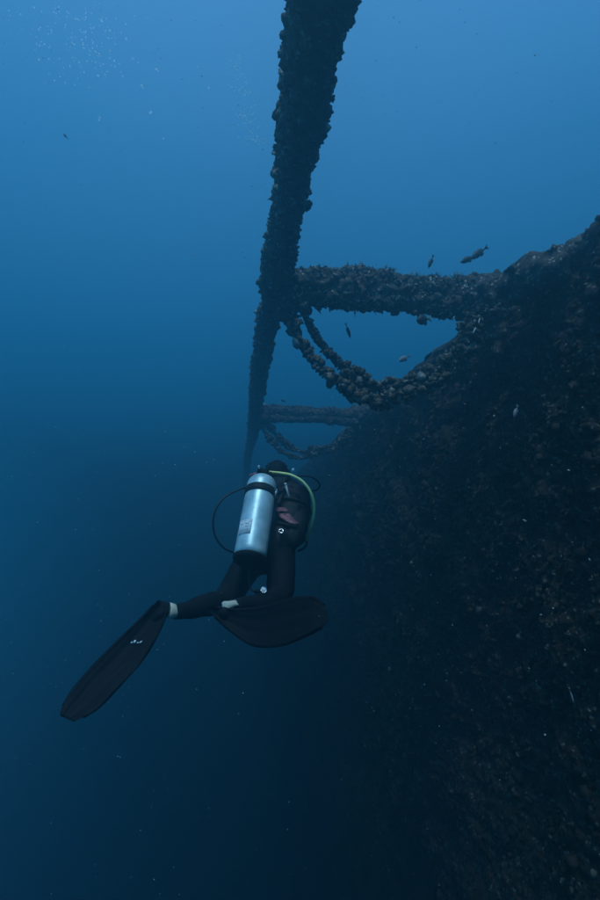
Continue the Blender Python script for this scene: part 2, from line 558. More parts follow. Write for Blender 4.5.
def knob(name, p, s, parent, r, sx=1.0):
    o = bpy.data.objects.new(name, KNOB_ME[int(r.integers(0, len(KNOB_ME)))])
    C.objects.link(o)
    o.parent = parent
    o.matrix_parent_inverse = Matrix.Translation(parent.location).inverted()
    o.location = p
    o.rotation_euler = r.uniform(0, 6.28, 3)
    o.scale = (s * sx * r.uniform(0.8, 1.2), s * r.uniform(0.8, 1.2), s * r.uniform(0.8, 1.2))
    return o


for k_ in range(150):
    y = 1.5 * (14 / 1.5) ** r.uniform(0, 1) ** 1.3
    a = r.choice([0, math.pi]) + r.normal(0, 0.7)
    p = Vector((BX + 0.02 * math.sin(y * 0.7) + math.cos(a) * 0.098, y, BZ + math.sin(a) * 0.098))
    knob('growth_knob', p, float(np.clip(r.lognormal(0, 0.5) * 0.024, 0.012, 0.06)), long_beam, r)
# the three that stand out against the bright water
knob('growth_knob', at(325, 110, 2.42), 0.036, long_beam, r)
knob('growth_knob', at(321, 111, 2.42), 0.028, long_beam, r)
knob('growth_knob', at(346, 12, 2.08), 0.035, long_beam, r)
knob('growth_knob', at(341, 6, 2.08), 0.04, long_beam, r)
knob('growth_knob', at(284, 52, 2.3), 0.022, long_beam, r)
knob('growth_knob', at(286.5, 34, 2.2), 0.024, long_beam, r)
knob('growth_knob', at(307, 205, 3.0), 0.03, long_beam, r)


def cross_beam(y, seed, label, detail=1.0):
    e = empty('cross_beam', (BX + 0.1, y, BZ - 0.02), label, 'beam', 'cross beams bracing the long beam to the hull')
    st = 0.012 / detail
    xs = np.arange(BX + 0.08, HX + 0.25, st)
    t = (xs - xs[0]) / (xs[-1] - xs[0])
    flare = 0.02 + np.clip((t - 0.62) / 0.38, 0, 1) ** 1.5 * 0.08 + np.clip((0.06 - t) / 0.06, 0, 1) * 0.03
    path = np.stack([xs, np.full(len(xs), float(y)), BZ + 0.015 - 0.02 * t - flare * 0.1], 1)
    o, b, dn, dd = tube_obj('pipe', dict(path=path, radii=(0.110 if y < 5 else 0.080 if y < 12 else 0.055) + flare, nu=int(72 * detail), seed=seed, amp=0.9 if y < 5 else 0.5, knob=11), e, M_beam)
    # a thinner pipe lashed along its underside
    path2 = path.copy(); path2[:, 2] -= 0.115 + flare * 0.7; path2[:, 1] -= 0.05
    path2[:, 2] += 0.012 * np.sin(xs * 5)
    o2, b2, dn2, dd2 = tube_obj('lower_pipe', dict(path=path2, radii=0.05 + flare * 0.4, nu=int(40 * detail), seed=seed + 5, amp=0.8 if y < 5 else 0.45, knob=14), e, M_beam)
    rr = np.random.default_rng(seed)
    w = np.clip(dn[:, 2], 0, 1) * 1.6 + 0.35
    p = pts_on(b, dn, dd, int(2600 * detail), rr, w)
    p2 = pts_on(b2, dn2, dd2, int(1100 * detail), rr)
    p = np.vstack([p, p2])
    patch_ = vnoise(p * 4.5, seed) + 0.6 * vnoise(p * 11, seed + 1) + rr.uniform(-0.35, 0.35, len(p))
    p = p[patch_ > -0.25]
    scatter('beam_growth', p, np.clip(rr.lognormal(0, 0.6, len(p)) * 0.013, 0.006, 0.038), TM_SMALL + TM_TUFT[:2], seed + 3, e, M_beamclump)
    wt = np.clip(dn[:, 2] + 0.2, 0.02, 1) ** 2 * np.clip(vnoise(b * 3.5, seed + 9) + 0.2, 0.02, 1)
    pt_ = pts_on(b, dn, dd, int(500 * detail), rr, wt)
    scatter('weed_tufts', pt_, np.clip(rr.lognormal(0, 0.4, len(pt_)) * 0.017, 0.008, 0.04), TM_TUFT, seed + 4, e, M_beamclump)
    for q in range(int(40 * detail)):
        a = rr.uniform(0.1, math.pi - 0.1) if rr.uniform() < 0.7 else rr.uniform(-math.pi, 0)
        x = rr.uniform(BX + 0.15, HX)
        rad = 0.16 if a > 0 else 0.175
        knob('growth_knob', Vector((x, y + math.cos(a) * rad * 0.9 - (0.03 if a < 0 else 0), BZ - 0.02 + math.sin(a) * rad)),
             float(np.clip(rr.lognormal(0, 0.4) * 0.022, 0.012, 0.05)), e, rr)
    # encrusted bracket below the joint at each end
    for (cx, cz, s) in ((BX + 0.12, BZ - 0.2, 0.13), (HX - 0.06, BZ - 0.25, 0.20), (HX - 0.03, BZ - 0.45, 0.16), (HX - 0.13, BZ + 0.02, 0.21), (HX + 0.02, BZ + 0.06, 0.22)):
        v, f = lump(ICO3, seed + int(cx * 10), 0.35, 1)
        v = v * np.array([s * 0.8, s * 0.7, s * 1.1]) + np.array([cx, y, cz])
        v += (0.03 * vnoise(v * 14, 3) + 0.02 * vnoise(v * 31, 4))[:, None]
        link_mesh('bracket', np_mesh('bracket', v, f), M_beam, e)
    return e


nearest_ = cross_beam(4.12, 21, 'thick encrusted cross beam joining the overhead beam to the hull, nearest and clearest', 1.0)
for gx_, gy_, gd_, gr_ in ((520, 284, 3.98, .16), (537, 277, 3.85, .17), (552, 268, 3.72, .15)):
    v, f = lump(ICO3, int(gx_), 0.3, 1)
    v = v * gr_ + np.array(tuple(at(gx_, gy_, gd_)))
    v += (0.03 * vnoise(v * 12, 3) + 0.03 * knobs(v * 16, 5) + 0.015 * vnoise(v * 40, 4))[:, None]
    link_mesh('gusset', np_mesh('gusset', v, f), M_beam, nearest_)
cross_beam(9.12, 31, 'hazy cross beam just above the diver, farther one along the hull', 0.5)


# ------------------------------------------------------------------ chains
def link_mesh_np(seed):
    """a heavy stadium link thickened by growth"""
    n, m_ = 22, 8
    L_, W_, r_ = 0.058, 0.034, 0.014
    pts = []
    for i in range(n):
        a = 2 * math.pi * i / n
        c, s_ = math.cos(a), math.sin(a)
        pts.append((W_ * s_, 0, (L_ - W_) * (1 if c > 0 else -1) * min(1, abs(c) * 3) + W_ * c))
    pts = np.array(pts)
    t = np.roll(pts, -1, 0) - np.roll(pts, 1, 0); t /= np.linalg.norm(t, axis=1)[:, None]
    a = np.tile([0, 1.0, 0], (n, 1)); b = np.cross(t, a)
    th = np.linspace(0, 2 * math.pi, m_, endpoint=False)
    d = np.cos(th)[None, :, None] * a[:, None] + np.sin(th)[None, :, None] * b[:, None]
    v = (pts[:, None] + d * r_).reshape(-1, 3)
    v += d.reshape(-1, 3) * (0.010 * vnoise(v * 40 + seed, seed) + 0.012 * knobs(v * 38, seed + 3))[:, None]
    idx = np.arange(n * m_).reshape(n, m_)
    nx_ = np.roll(idx, -1, 0); ny_ = np.roll(idx, -1, 1); nn = np.roll(nx_, -1, 1)
    f = np.stack([idx, nx_, nn, ny_], -1).reshape(-1, 4)
    me = np_mesh('chain_link', v, f)
    me.materials.append(M_beam)
    return me


LINKS = [link_mesh_np(s) for s in range(4)]


def bez(cps, n):
    """Catmull-Rom through points, evenly resampled"""
    c = [np.array(p, float) for p in cps]
    c = [2 * c[0] - c[1]] + c + [2 * c[-1] - c[-2]]
    o = []
    for i in range(1, len(c) - 2):
        for t in np.linspace(0, 1, 30, endpoint=False):
            o.append(0.5 * ((2 * c[i]) + (c[i + 1] - c[i - 1]) * t + (2 * c[i - 1] - 5 * c[i] + 4 * c[i + 1] - c[i + 2]) * t * t
                            + (3 * c[i] - c[i - 1] - 3 * c[i + 1] + c[i + 2]) * t ** 3))
    o.append(c[-2])
    o = np.array(o)
    s = np.concatenate([[0], np.cumsum(np.linalg.norm(np.diff(o, axis=0), axis=1))])
    if n < 1:
        n = max(2, int(s[-1] / n))
    u = np.linspace(0, s[-1], int(n))
    return np.stack([np.interp(u, s, o[:, k]) for k in range(3)], 1)


def chain(cps, label, seed, dens=1.0):
    path = bez(cps, 0.078)
    e = empty('chain', path[0], label, 'chain', 'overgrown chains slung under the cross beams')
    rr = np.random.default_rng(seed)
    for i in range(len(path) - 1):
        a, b = path[i], path[i + 1]
        q = Vector(b - a).to_track_quat('Z', 'Y').to_matrix() @ Matrix.Rotation(math.pi / 2 * (i % 2) + rr.normal(0, 0.25), 3, 'Z')
        o = bpy.data.objects.new('chain_link', LINKS[int(rr.integers(0, 4))])
        C.objects.link(o)
        o.parent = e
        o.matrix_parent_inverse = Matrix.Translation(e.location).inverted()
        o.location = (a + b) / 2
        o.rotation_euler = q.to_euler()
        s = rr.uniform(0.75, 1.0)
        o.scale = (s, s, s)
    fine = bez(cps, 0.004)
    n = int(len(fine) * 1.1 * dens)
    i = rr.integers(0, len(fine), n)
    off = rr.standard_normal((n, 3)); off /= np.linalg.norm(off, axis=1)[:, None]
    clump = np.clip(0.95 + 1.1 * vnoise(fine[i] * 13, seed) + 0.5 * vnoise(fine[i] * 29, seed + 1), 0.25, 2.1)
    p = fine[i] + off * (0.012 + 0.032 * clump)[:, None]
    scatter('chain_growth', p, np.clip(rr.lognormal(0, 0.4, n) * 0.020 * clump, 0.007, 0.044), TM_MID[:3] + TM_SMALL, seed, e, M_beamclump)
    return e


def chain_pair(Y, seed, names, right_d=None):
    f0 = Y * cy * cp + BZ * 0 + 0.28      # forward depth of the plane the chains hang in (near enough)
    k = 4.39 / f0

    lowr = 0.0 if Y < 5 else 1.0

    def pt(x, y, dd=0.0):
        y = y - lowr * ((y - 310) * 0.22 + 3 * math.sin(x * 0.05))
        # layout measured at the first bay, carried along the hull
        q = at(x, y, 4.39 + dd)
        return np.array([q.x, q.y + (Y - 4.12), q.z])
    chain([pt(288, 304), pt(294, 328, -.03), pt(308, 352, -.05), pt(327, 375, -.05), pt(347, 388, -.04), pt(366, 400, 0), pt(388, 398, 0.05),
           pt(414, 391, 0.1), pt(438, 381, 0.05), pt(458, 364, 0), pt(472, 343, -0.05), pt(478, 318, -0.1)], names[0], seed)
    chain([pt(301, 303), pt(307, 320, .03), pt(316, 336, .06), pt(330, 354, .08), pt(345, 367, .08), pt(361, 379, .08), pt(377, 387, .06),
           pt(398, 383, 0.1), pt(424, 377, 0.1), pt(446, 364, 0.05), pt(462, 345, -0.02), pt(470, 316, -0.05)], names[1], seed + 7)


chain_pair(4.12, 51, ('encrusted chain hanging lowest beneath the nearest cross beam',
                      'encrusted chain looping just above the lowest chain under the nearest cross beam'))
chain_pair(9.12, 61, ('hazy lower chain slung under the second cross beam above the diver',
                      'hazy upper chain slung under the second cross beam above the diver'))
#PART2
# ------------------------------------------------------------------ the diver
def skin_part(verts, edges, radii, root=0, sub=2):
    me = bpy.data.meshes.new('tmp')
    me.from_pydata([tuple(v) for v in verts], edges, [])
    o = bpy.data.objects.new('tmp', me)
    C.objects.link(o)
    sk = o.modifiers.new('s', 'SKIN')
    sk.use_smooth_shade = True
    if not me.skin_vertices:
        bpy.context.view_layer.objects.active = o
    for i, r_ in enumerate(radii):
        sv = me.skin_vertices[0].data[i]
        sv.radius = (r_, r_) if not isinstance(r_, tuple) else r_
        sv.use_root = (i == root)
    ss = o.modifiers.new('u', 'SUBSURF'); ss.levels = sub; ss.render_levels = sub
    dg = bpy.context.evaluated_depsgraph_get()
    res = bpy.data.meshes.new_from_object(o.evaluated_get(dg))
    bpy.data.objects.remove(o)
    n = len(res.vertices)
    v = np.empty(n * 3, np.float32); res.vertices.foreach_get('co', v)
    res.calc_loop_triangles()
    f = np.empty(len(res.loop_triangles) * 3, np.int32); res.loop_triangles.foreach_get('vertices', f)
    bpy.data.meshes.remove(res)
    return v.reshape(-1, 3).astype(float), f.reshape(-1, 3)


def join(parts):
    V, F_ = [], []
    b = 0
    for v, f in parts:
        V.append(v); F_.append(f + b); b += len(v)
    return np.vstack(V), np.vstack(F_)


def hose(cps, r_, nu=8, step=0.012):
    p = bez(cps, step)
    t = np.gradient(p, axis=0); t /= np.linalg.norm(t, axis=1)[:, None]
    ref = np.array([0.3, 0.2, 0.93])
    a = np.cross(t, ref); a /= np.linalg.norm(a, axis=1)[:, None]
    b = np.cross(a, t)
    th = np.linspace(0, 2 * math.pi, nu, endpoint=False)
    v = (p[:, None] + (np.cos(th)[None, :, None] * a[:, None] + np.sin(th)[None, :, None] * b[:, None]) * r_).reshape(-1, 3)
    n = len(p)
    idx = np.arange(n * nu).reshape(n, nu); nx_ = np.roll(idx, -1, 1)
    q = np.stack([idx[:-1], idx[1:], nx_[1:], nx_[:-1]], -1).reshape(-1, 4)
    f = np.vstack([q[:, [0, 1, 2]], q[:, [0, 2, 3]]])
    v = np.vstack([v, p[0], p[-1]])
    caps = [[idx[0, i], idx[0, (i + 1) % nu], n * nu] for i in range(nu)] + [[idx[-1, (i + 1) % nu], idx[-1, i], n * nu + 1] for i in range(nu)]
    return v, np.vstack([f, caps])


def lathe(prof, c, ax, sx=None, nu=40, ell=1.0):
    """prof [(distance along ax, radius)]; ax unit Vector from c"""
    ax = Vector(ax).normalized()
    u = Vector(sx) if sx is not None else ax.orthogonal()
    u = (u - ax * u.dot(ax)).normalized()
    w = ax.cross(u)
    V = []
    for h, r_ in prof:
        for i in range(nu):
            a = 2 * math.pi * i / nu
            V.append(tuple(Vector(c) + ax * h + u * (r_ * math.cos(a)) + w * (r_ * ell * math.sin(a))))
    n = len(prof)
    idx = np.arange(n * nu).reshape(n, nu); nx_ = np.roll(idx, -1, 1)
    q = np.stack([idx[:-1], nx_[:-1], nx_[1:], idx[1:]], -1).reshape(-1, 4)
    f = np.vstack([q[:, [0, 1, 2]], q[:, [0, 2, 3]]])
    V.append(tuple(Vector(c) + ax * prof[0][0])); V.append(tuple(Vector(c) + ax * prof[-1][0]))
    caps = [[idx[0, (i + 1) % nu], idx[0, i], n * nu] for i in range(nu)] + [[idx[-1, i], idx[-1, (i + 1) % nu], n * nu + 1] for i in range(nu)]
    return np.array(V), np.vstack([f, caps])


def put(name, vf, mat, parent, smooth=True):
    return link_mesh(name, np_mesh(name, vf[0], vf[1], smooth), mat, parent)


def boxy(c, ax, ay, az, sx, sy, sz, bev=0.25):
    """small rounded block: centre, three axes and half sizes"""
    b = bmesh.new(); bmesh.ops.create_cube(b, size=2)
    for v in b.verts:
        v.co = Vector((v.co.x * sx, v.co.y * sy, v.co.z * sz))
    bmesh.ops.bevel(b, geom=b.edges[:], offset=min(sx, sy, sz) * bev * 2, segments=2, affect='EDGES')
    bmesh.ops.triangulate(b, faces=b.faces[:])
    M = Matrix((ax, ay, az)).transposed()
    v = np.array([tuple(Vector(c) + M @ q.co) for q in b.verts]); f = np.array([[q.index for q in fa.verts] for fa in b.faces])
    b.free()
    return v, f


M_suit = mat_noisy('neoprene', (0.005, 0.006, 0.008), (0.010, 0.012, 0.015), 30, 0.8, spec=0.12, bump=0.4, dist=0.006)
M_vest = mat_noisy('vest_cordura', (0.005, 0.006, 0.008), (0.012, 0.013, 0.016), 45, 0.6, spec=0.25, bump=0.4, dist=0.004)
M_rubber = mat_noisy('black_rubber', (0.003, 0.004, 0.005), (0.006, 0.006, 0.007), 12, 0.7, spec=0.15, bump=0.15, dist=0.003)
M_hose = mat_new('hose_black', (0.012, 0.012, 0.012), 0.45)
M_yhose = mat_new('hose_yellow', (0.95, 0.92, 0.34), 0.4)
M_skin = mat_noisy('skin', (0.52, 0.47, 0.37), (0.66, 0.61, 0.50), 25, 0.6, bump=0.1)
M_alu = mat_noisy('tank_aluminium', (0.34, 0.50, 0.53), (0.58, 0.74, 0.76), 14, 0.43, metal=0.35, spec=0.5, bump=0.2, dist=0.002, detail=10)
M_chrome = mat_new('chrome', (0.75, 0.75, 0.76), 0.22, 0.9)
M_pink = mat_noisy('faded_pink_fabric', (0.16, 0.05, 0.06), (0.50, 0.21, 0.23), 42, 0.8, bump=0.8, dist=0.006)
M_white = mat_new('white_plastic', (0.8, 0.8, 0.78), 0.5)
M_label = mat_noisy('worn_sticker', (0.50, 0.53, 0.54), (0.80, 0.82, 0.82), 60, 0.5, bump=0.1)
M_glass = mat_new('mask_glass', (0.05, 0.06, 0.07), 0.05, spec=0.8)

j = dict(
    pelvis=(268, 556, 3.02), waist=(279, 536, 3.12), chest=(286, 511, 3.25), upper=(284, 492, 3.33), neck=(280, 483, 3.38),
    head=(277, 476, 3.46), crown=(277, 470, 3.50),
    lhip=(250, 560, 2.98), lthigh=(238, 581, 2.88), lknee=(226, 601, 2.78), lcalf=(206, 605, 2.62), lank=(180, 612, 2.46), lheel=(169, 612, 2.42),
    rhip=(282, 560, 3.00), rthigh=(281, 580, 2.88), rknee=(280, 600, 2.76), rcalf=(262, 605, 2.62), rank=(238, 605, 2.46), rheel=(226, 606, 2.42),
    lsh=(263, 494, 3.42), lelb=(262, 508, 3.66), lhand=(268, 500, 3.90),
    rsh=(303, 495, 3.26), relb=(304, 522, 3.42), rhand=(292, 518, 3.66))
J = {k_: at(*v) for k_, v in j.items()}
order = list(j.keys())
ix = {k_: i for i, k_ in enumerate(order)}
edges = [('pelvis', 'waist'), ('waist', 'chest'), ('chest', 'upper'), ('upper', 'neck'), ('neck', 'head'), ('head', 'crown'),
         ('pelvis', 'lhip'), ('lhip', 'lthigh'), ('lthigh', 'lknee'), ('lknee', 'lcalf'), ('lcalf', 'lank'), ('lank', 'lheel'),
         ('pelvis', 'rhip'), ('rhip', 'rthigh'), ('rthigh', 'rknee'), ('rknee', 'rcalf'), ('rcalf', 'rank'), ('rank', 'rheel'),
         ('upper', 'lsh'), ('lsh', 'lelb'), ('lelb', 'lhand'), ('upper', 'rsh'), ('rsh', 'relb'), ('relb', 'rhand')]
rad = dict(pelvis=.115, waist=.115, chest=.135, upper=.12, neck=.062, head=.088, crown=.06,
           lhip=.106, lthigh=.100, lknee=.074, lcalf=.066, lank=.042, lheel=.040,
           rhip=.104, rthigh=.098, rknee=.076, rcalf=.066, rank=.042, rheel=.040,
           lsh=.065, lelb=.046, lhand=.034, rsh=.065, relb=.046, rhand=.034)
parts = [skin_part([J[k_] for k_ in order], [(ix[a], ix[b]) for a, b in edges], [rad[k_] for k_ in order], 0, 2)]
# hands: palm and five separate curled fingers each
for side_, (e_, h_) in enumerate((('lelb', 'lhand'), ('relb', 'rhand'))):
    d = (J[h_] - J[e_]).normalized()
    lat = d.cross(Vector((0, 0, 1))).normalized() * (1 if side_ else -1)
    nrm = lat.cross(d).normalized()
    if nrm.z > 0: nrm = -nrm
    wr = J[h_]
    parts.append(skin_part([wr, wr + d * 0.04, wr + d * 0.075 + lat * 0.012, wr + d * 0.075 - lat * 0.018],
                           [(0, 1), (1, 2), (1, 3)], [(.026, .018), (.036, .017), (.026, .014), (.026, .014)], 0, 2))
    for q, ln in enumerate((0.072, 0.080, 0.074, 0.058)):
        b0 = wr + d * 0.08 + lat * (0.032 - 0.021 * q)
        p1 = b0 + d * ln * 0.45 + nrm * 0.006
        p2 = p1 + (d * 0.75 + nrm * 0.6).normalized() * ln * 0.33
        p3 = p2 + (d * 0.35 + nrm * 0.9).normalized() * ln * 0.25
        parts.append(skin_part([b0 - d * 0.015, p1, p2, p3], [(0, 1), (1, 2), (2, 3)], [.0095, .0088, .008, .0065], 0, 2))
    t0 = wr + d * 0.025 + lat * 0.030
    t1 = t0 + (d * 0.7 + lat * 0.7).normalized() * 0.038 + nrm * 0.008
    t2 = t1 + (d * 0.9 + lat * 0.2 + nrm * 0.4).normalized() * 0.030
    parts.append(skin_part([wr + d * 0.015 + lat * 0.012, t0, t1, t2], [(0, 1), (1, 2), (2, 3)], [.014, .013, .0105, .008], 0, 2))
bv, bf = join(parts)
bv += (0.007 * vnoise(bv * np.array([14, 14, 34]), 3) + 0.004 * vnoise(bv * 60, 4))[:, None] * np.array([0.6, 0.6, 0.8])
for kj, rr_ in (('lknee', .10), ('rknee', .10), ('lthigh', .08), ('rthigh', .08)):   # neoprene bunching at the joints
    c_ = np.array(tuple(J[kj])); q_ = bv - c_; w_ = np.exp(-(q_ ** 2).sum(1) / rr_ ** 2)
    nrm_ = q_ / (np.linalg.norm(q_, axis=1)[:, None] + 1e-6)
    bv += nrm_ * (w_ * 0.012 * np.sin((q_ @ np.array(tuple(UP * 0.8 + FWD * 0.4 + RIGHT * 0.3))) * 170 + 2 * vnoise(bv * 12, 8)))[:, None]
diver = empty('person', J['pelvis'], 'scuba diver in black wetsuit seen from behind, finning along the wreck with knees bent', 'person')
put('body', (bv, bf), M_suit, diver)

# torso frame
S = (J['upper'] - J['pelvis']).normalized()
Bk = (-0.62 * RIGHT - 0.78 * FWD)
Bk = (Bk - S * Bk.dot(S)).normalized()
La = S.cross(Bk).normalized()
if La.dot(RIGHT) < 0: La = -La

# head: hood, mask and mouthpiece
face = (FWD * 0.9 + UP * 0.42 - RIGHT * 0.1).normalized()
hc = J['head'] + UP * 0.0
v, f = ICO3
hv = v * np.array([0.088, 0.105, 0.118])
fu = (UP - face * UP.dot(face)).normalized(); fr = face.cross(fu).normalized()
Mh = np.array([tuple(fr), tuple(face), tuple(fu)])
nose = np.exp(-((v[:, 0] / 0.22) ** 2 + ((v[:, 2] + 0.12) / 0.28) ** 2)) * (v[:, 1] > 0)
hv[:, 1] += 0.018 * nose
hv += (0.006 * vnoise(v * 4, 9))[:, None] * v
hw = hv @ Mh + np.array(tuple(hc))
hood = put('hood', (hw, f), M_suit, diver)
mask_c = hc + face * 0.088 + fu * 0.02
mk = put('mask', boxy(mask_c, fr, face, fu, 0.078, 0.030, 0.042, 0.35), M_rubber, diver)
put('lens', boxy(mask_c + face * 0.0305, fr, face, fu, 0.066, 0.003, 0.030, 0.3), M_glass, mk)
ring = [hc + fu * 0.02 + (face * math.cos(a) * 0.112 + fr * math.sin(a) * 0.094) for a in np.linspace(0, 2 * math.pi, 17)]
put('strap', hose([tuple(p) for p in ring], 0.006, 6, 0.012), M_rubber, mk)
put('mouthpiece', lathe([(-.022, .018), (-.02, .032), (.008, .036), (.02, .028), (.024, .01)], hc + face * 0.125 - fu * 0.05, face, nu=24), M_rubber, diver)
# snagged white tip beside the hood
put('snorkel_tip', lathe([(-.012, .004), (-.01, .009), (.01, .009), (.012, .004)], at(293, 470, 3.28), UP + RIGHT * 0.3, nu=12), M_white, diver)

# buoyancy vest: a lofted jacket around the trunk
cs = [('pelvis', -0.02, .125, .115), ('pelvis', 0.06, .165, .140), ('pelvis', .14, .178, .150), ('pelvis', .22, .182, .155),
      ('pelvis', .31, .185, .150), ('pelvis', .39, .185, .140), ('pelvis', .46, .172, .125), ('pelvis', .51, .120, .095)]
spine = bez([J['pelvis'], J['waist'], J['chest'], J['upper'], J['neck']], 60)
sl = np.concatenate([[0], np.cumsum(np.linalg.norm(np.diff(spine, axis=0), axis=1))])


def sp(h):
    h = max(0, min(h, sl[-1]))
    return Vector([float(np.interp(h, sl, spine[:, q])) for q in range(3)])


rings = []
nu = 64
for h in np.linspace(-0.01, sl[-1] * 0.97, 44):
    a_ = np.interp(h / sl[-1], [0, .08, .2, .4, .6, .8, .92, 1.0], [.13, .158, .172, .166, .176, .176, .150, .10])
    b_ = np.interp(h / sl[-1], [0, .08, .2, .4, .6, .8, .92, 1.0], [.115, .128, .140, .135, .135, .125, .105, .08])
    c0 = sp(h)
    for i in range(nu):
        a = 2 * math.pi * i / nu
        rings.append(tuple(c0 + La * a_ * math.cos(a) + Bk * b_ * math.sin(a)))
rv = np.array(rings)
cen = np.repeat(np.array([tuple(sp(h)) for h in np.linspace(-0.01, sl[-1] * 0.97, 44)]), nu, axis=0)
dn_ = rv - cen; dn_ /= np.linalg.norm(dn_, axis=1)[:, None]
rv += dn_ * (0.016 * vnoise(rv * 9, 5) + 0.010 * vnoise(rv * 24, 6) + 0.004 * vnoise(rv * 60, 6))[:, None]
idx = np.arange(44 * nu).reshape(44, nu); nx_ = np.roll(idx, -1, 1)
q4 = np.stack([idx[:-1], nx_[:-1], nx_[1:], idx[1:]], -1).reshape(-1, 4)
vest = put('vest', (rv, np.vstack([q4[:, [0, 1, 2]], q4[:, [0, 2, 3]]])), M_vest, diver)


def on_vest(x, y, d):
    return at(x, y, d)


def ray_vest(x, y):
    """depth at which the sight line through (x, y) meets the vest"""
    p = at(x, y, 1.0)
    dirn = np.array(tuple(p)); dirn /= np.linalg.norm(dirn)
    t = rv @ dirn
    off = np.linalg.norm(rv - t[:, None] * dirn, axis=1)
    near = off < 0.03
    if not near.any():
        near = off < off.min() + 0.01
    tt = t[near].min()
    return float(tt * np.dot(dirn, np.array(tuple(FWD))))


# pale zip clip, folded pink pouch, metal rings and webbing on the vest
d_ = ray_vest(287, 491) - 0.012
ca, cb = at(285.5, 484, d_), at(289, 498, d_)
ax_ = (cb - ca).normalized()
put('clip', join([lathe([(0, .004), (.004, .0075), ((cb - ca).length - .004, .0065), ((cb - ca).length, .003)], ca, ax_, nu=10),
                  lathe([(-.007, .004), (-.005, .009), (.005, .009), (.007, .004)], ca, ax_, nu=12),
                  lathe([(-.007, .004), (-.005, .009), (.005, .009), (.007, .004)], cb, ax_, nu=12)]), M_white, vest)
# pouch: two folded flaps as thick sheets
def sheet(pxs, thick, lift):
    """closed rounded flap through the given outline, laid on the vest"""
    pts_ = [np.array(tuple(at(x, y, ray_vest(x, y) - lift))) for x, y in pxs]
    c_ = np.mean(pts_, axis=0)
    n = len(pts_)
    nrm_ = -np.array(tuple(FWD))
    top = [p + nrm_ * thick for p in pts_]; inn = [c_ + (p - c_) * 0.6 + nrm_ * thick * 1.5 for p in pts_]
    v = np.array(pts_ + top + inn + [c_ + nrm_ * thick * 1.7])
    f = []
    for i in range(n):
        k_ = (i + 1) % n
        f += [[i, k_, n + k_], [i, n + k_, n + i], [n + i, n + k_, 2 * n + k_], [n + i, 2 * n + k_, 2 * n + i], [2 * n + i, 2 * n + k_, 3 * n]]
    v = v + (0.0025 * vnoise(v * 60, 4))[:, None]
    return v, np.array(f)


pouch = put('pouch', sheet([(277, 510), (283, 512), (290, 514), (294, 519), (299, 523), (298, 526), (291, 524), (284, 520), (278, 516)], 0.010, 0.004), M_pink, vest)
pouch['label'] = 'faded pink folded pouch on the black vest'
fl = put('flap', sheet([(275.5, 509), (279, 507.4), (285, 507.6), (288, 510), (286, 512), (281, 511), (277, 512)], 0.010, 0.016), M_pink, pouch)


def torus(c, nrm, R_, r_, n=20, m_=8, el=1.0):
    pts_ = []
    n_ = Vector(nrm).normalized(); u = n_.orthogonal().normalized(); w = n_.cross(u)
    ring_ = [Vector(c) + u * R_ * math.cos(a) + w * R_ * el * math.sin(a) for a in np.linspace(0, 2 * math.pi, n + 1)]
    return hose([tuple(p) for p in ring_], r_, m_, 2 * math.pi * R_ / n)


put('d_ring', torus(at(281, 531, ray_vest(281, 531) - 0.012), -FWD + UP * 0.9, 0.014, 0.0032), M_chrome, vest)
put('d_ring', torus(at(273.5, 488, ray_vest(274, 489) - 0.02), -FWD * 0.7 + RIGHT * 0.8, 0.020, 0.0030, el=1.6), M_chrome, vest)
for (h1, off) in ((0.16, 0), (0.36, 0)):
    c0 = sp(h1)
    pr = [tuple(c0 + La * .180 * math.cos(a) + Bk * .146 * math.sin(a)) for a in np.linspace(0, 2 * math.pi, 33)]
    put('webbing', hose(pr, 0.010, 6, 0.02), M_vest, vest)
for sgn in (-1, 1):
    put('shoulder_strap', hose([tuple(sp(sl[-1] * u_) + La * sgn * w_ + Bk * k_) for u_, w_, k_ in
                                ((.50, .07, .142), (.64, .085, .138), (.78, .10, .128), (.88, .11, .10), (.93, .11, .04), (.9, .11, -.05))], 0.016, 8, 0.02), M_vest, vest)
    put('buckle', boxy(sp(sl[-1] * 0.66) + La * sgn * 0.087 + Bk * 0.155, La, S, Bk, 0.022, 0.014, 0.006, 0.3), M_rubber, vest)
# inflated side lobe low on the right
v, f = lump(ICO3, 77, 0.12)
wl = v @ np.array([tuple(La * 0.06), tuple(Bk * 0.075), tuple(S * 0.16)]) + np.array(tuple(sp(0.20) + La * 0.135 - Bk * 0.01))
put('side_lobe', (wl, f), M_vest, vest)
wl = v @ np.array([tuple(La * 0.06), tuple(Bk * 0.075), tuple(S * 0.16)]) + np.array(tuple(sp(0.20) - La * 0.115 - Bk * 0.02))
put('side_lobe', (wl, f), M_vest, vest)

# bare ankles between suit and fin
def ankle(a, b, ra, rb, extra):
    ax = (b - a)
    l_ = ax.length
    pr = [(0, ra * .9), (l_ * .15, ra), (l_ * .5, (ra + rb) / 2 * .97), (l_ * .85, rb * 1.05), (l_, rb * .9)]
    v_, f_ = lathe(pr, a, ax, nu=20, ell=0.85)
    v_ += (0.011 * vnoise(v_ * 22, 6))[:, None]
    return v_, f_


put('ankle', ankle(at(178, 611.5, 2.45), at(167.5, 611, 2.41), .033, .038, 0), M_skin, diver)
put('ankle', ankle(at(238, 602.5, 2.41), at(224, 606, 2.37), .022, .026, 0), M_skin, diver)

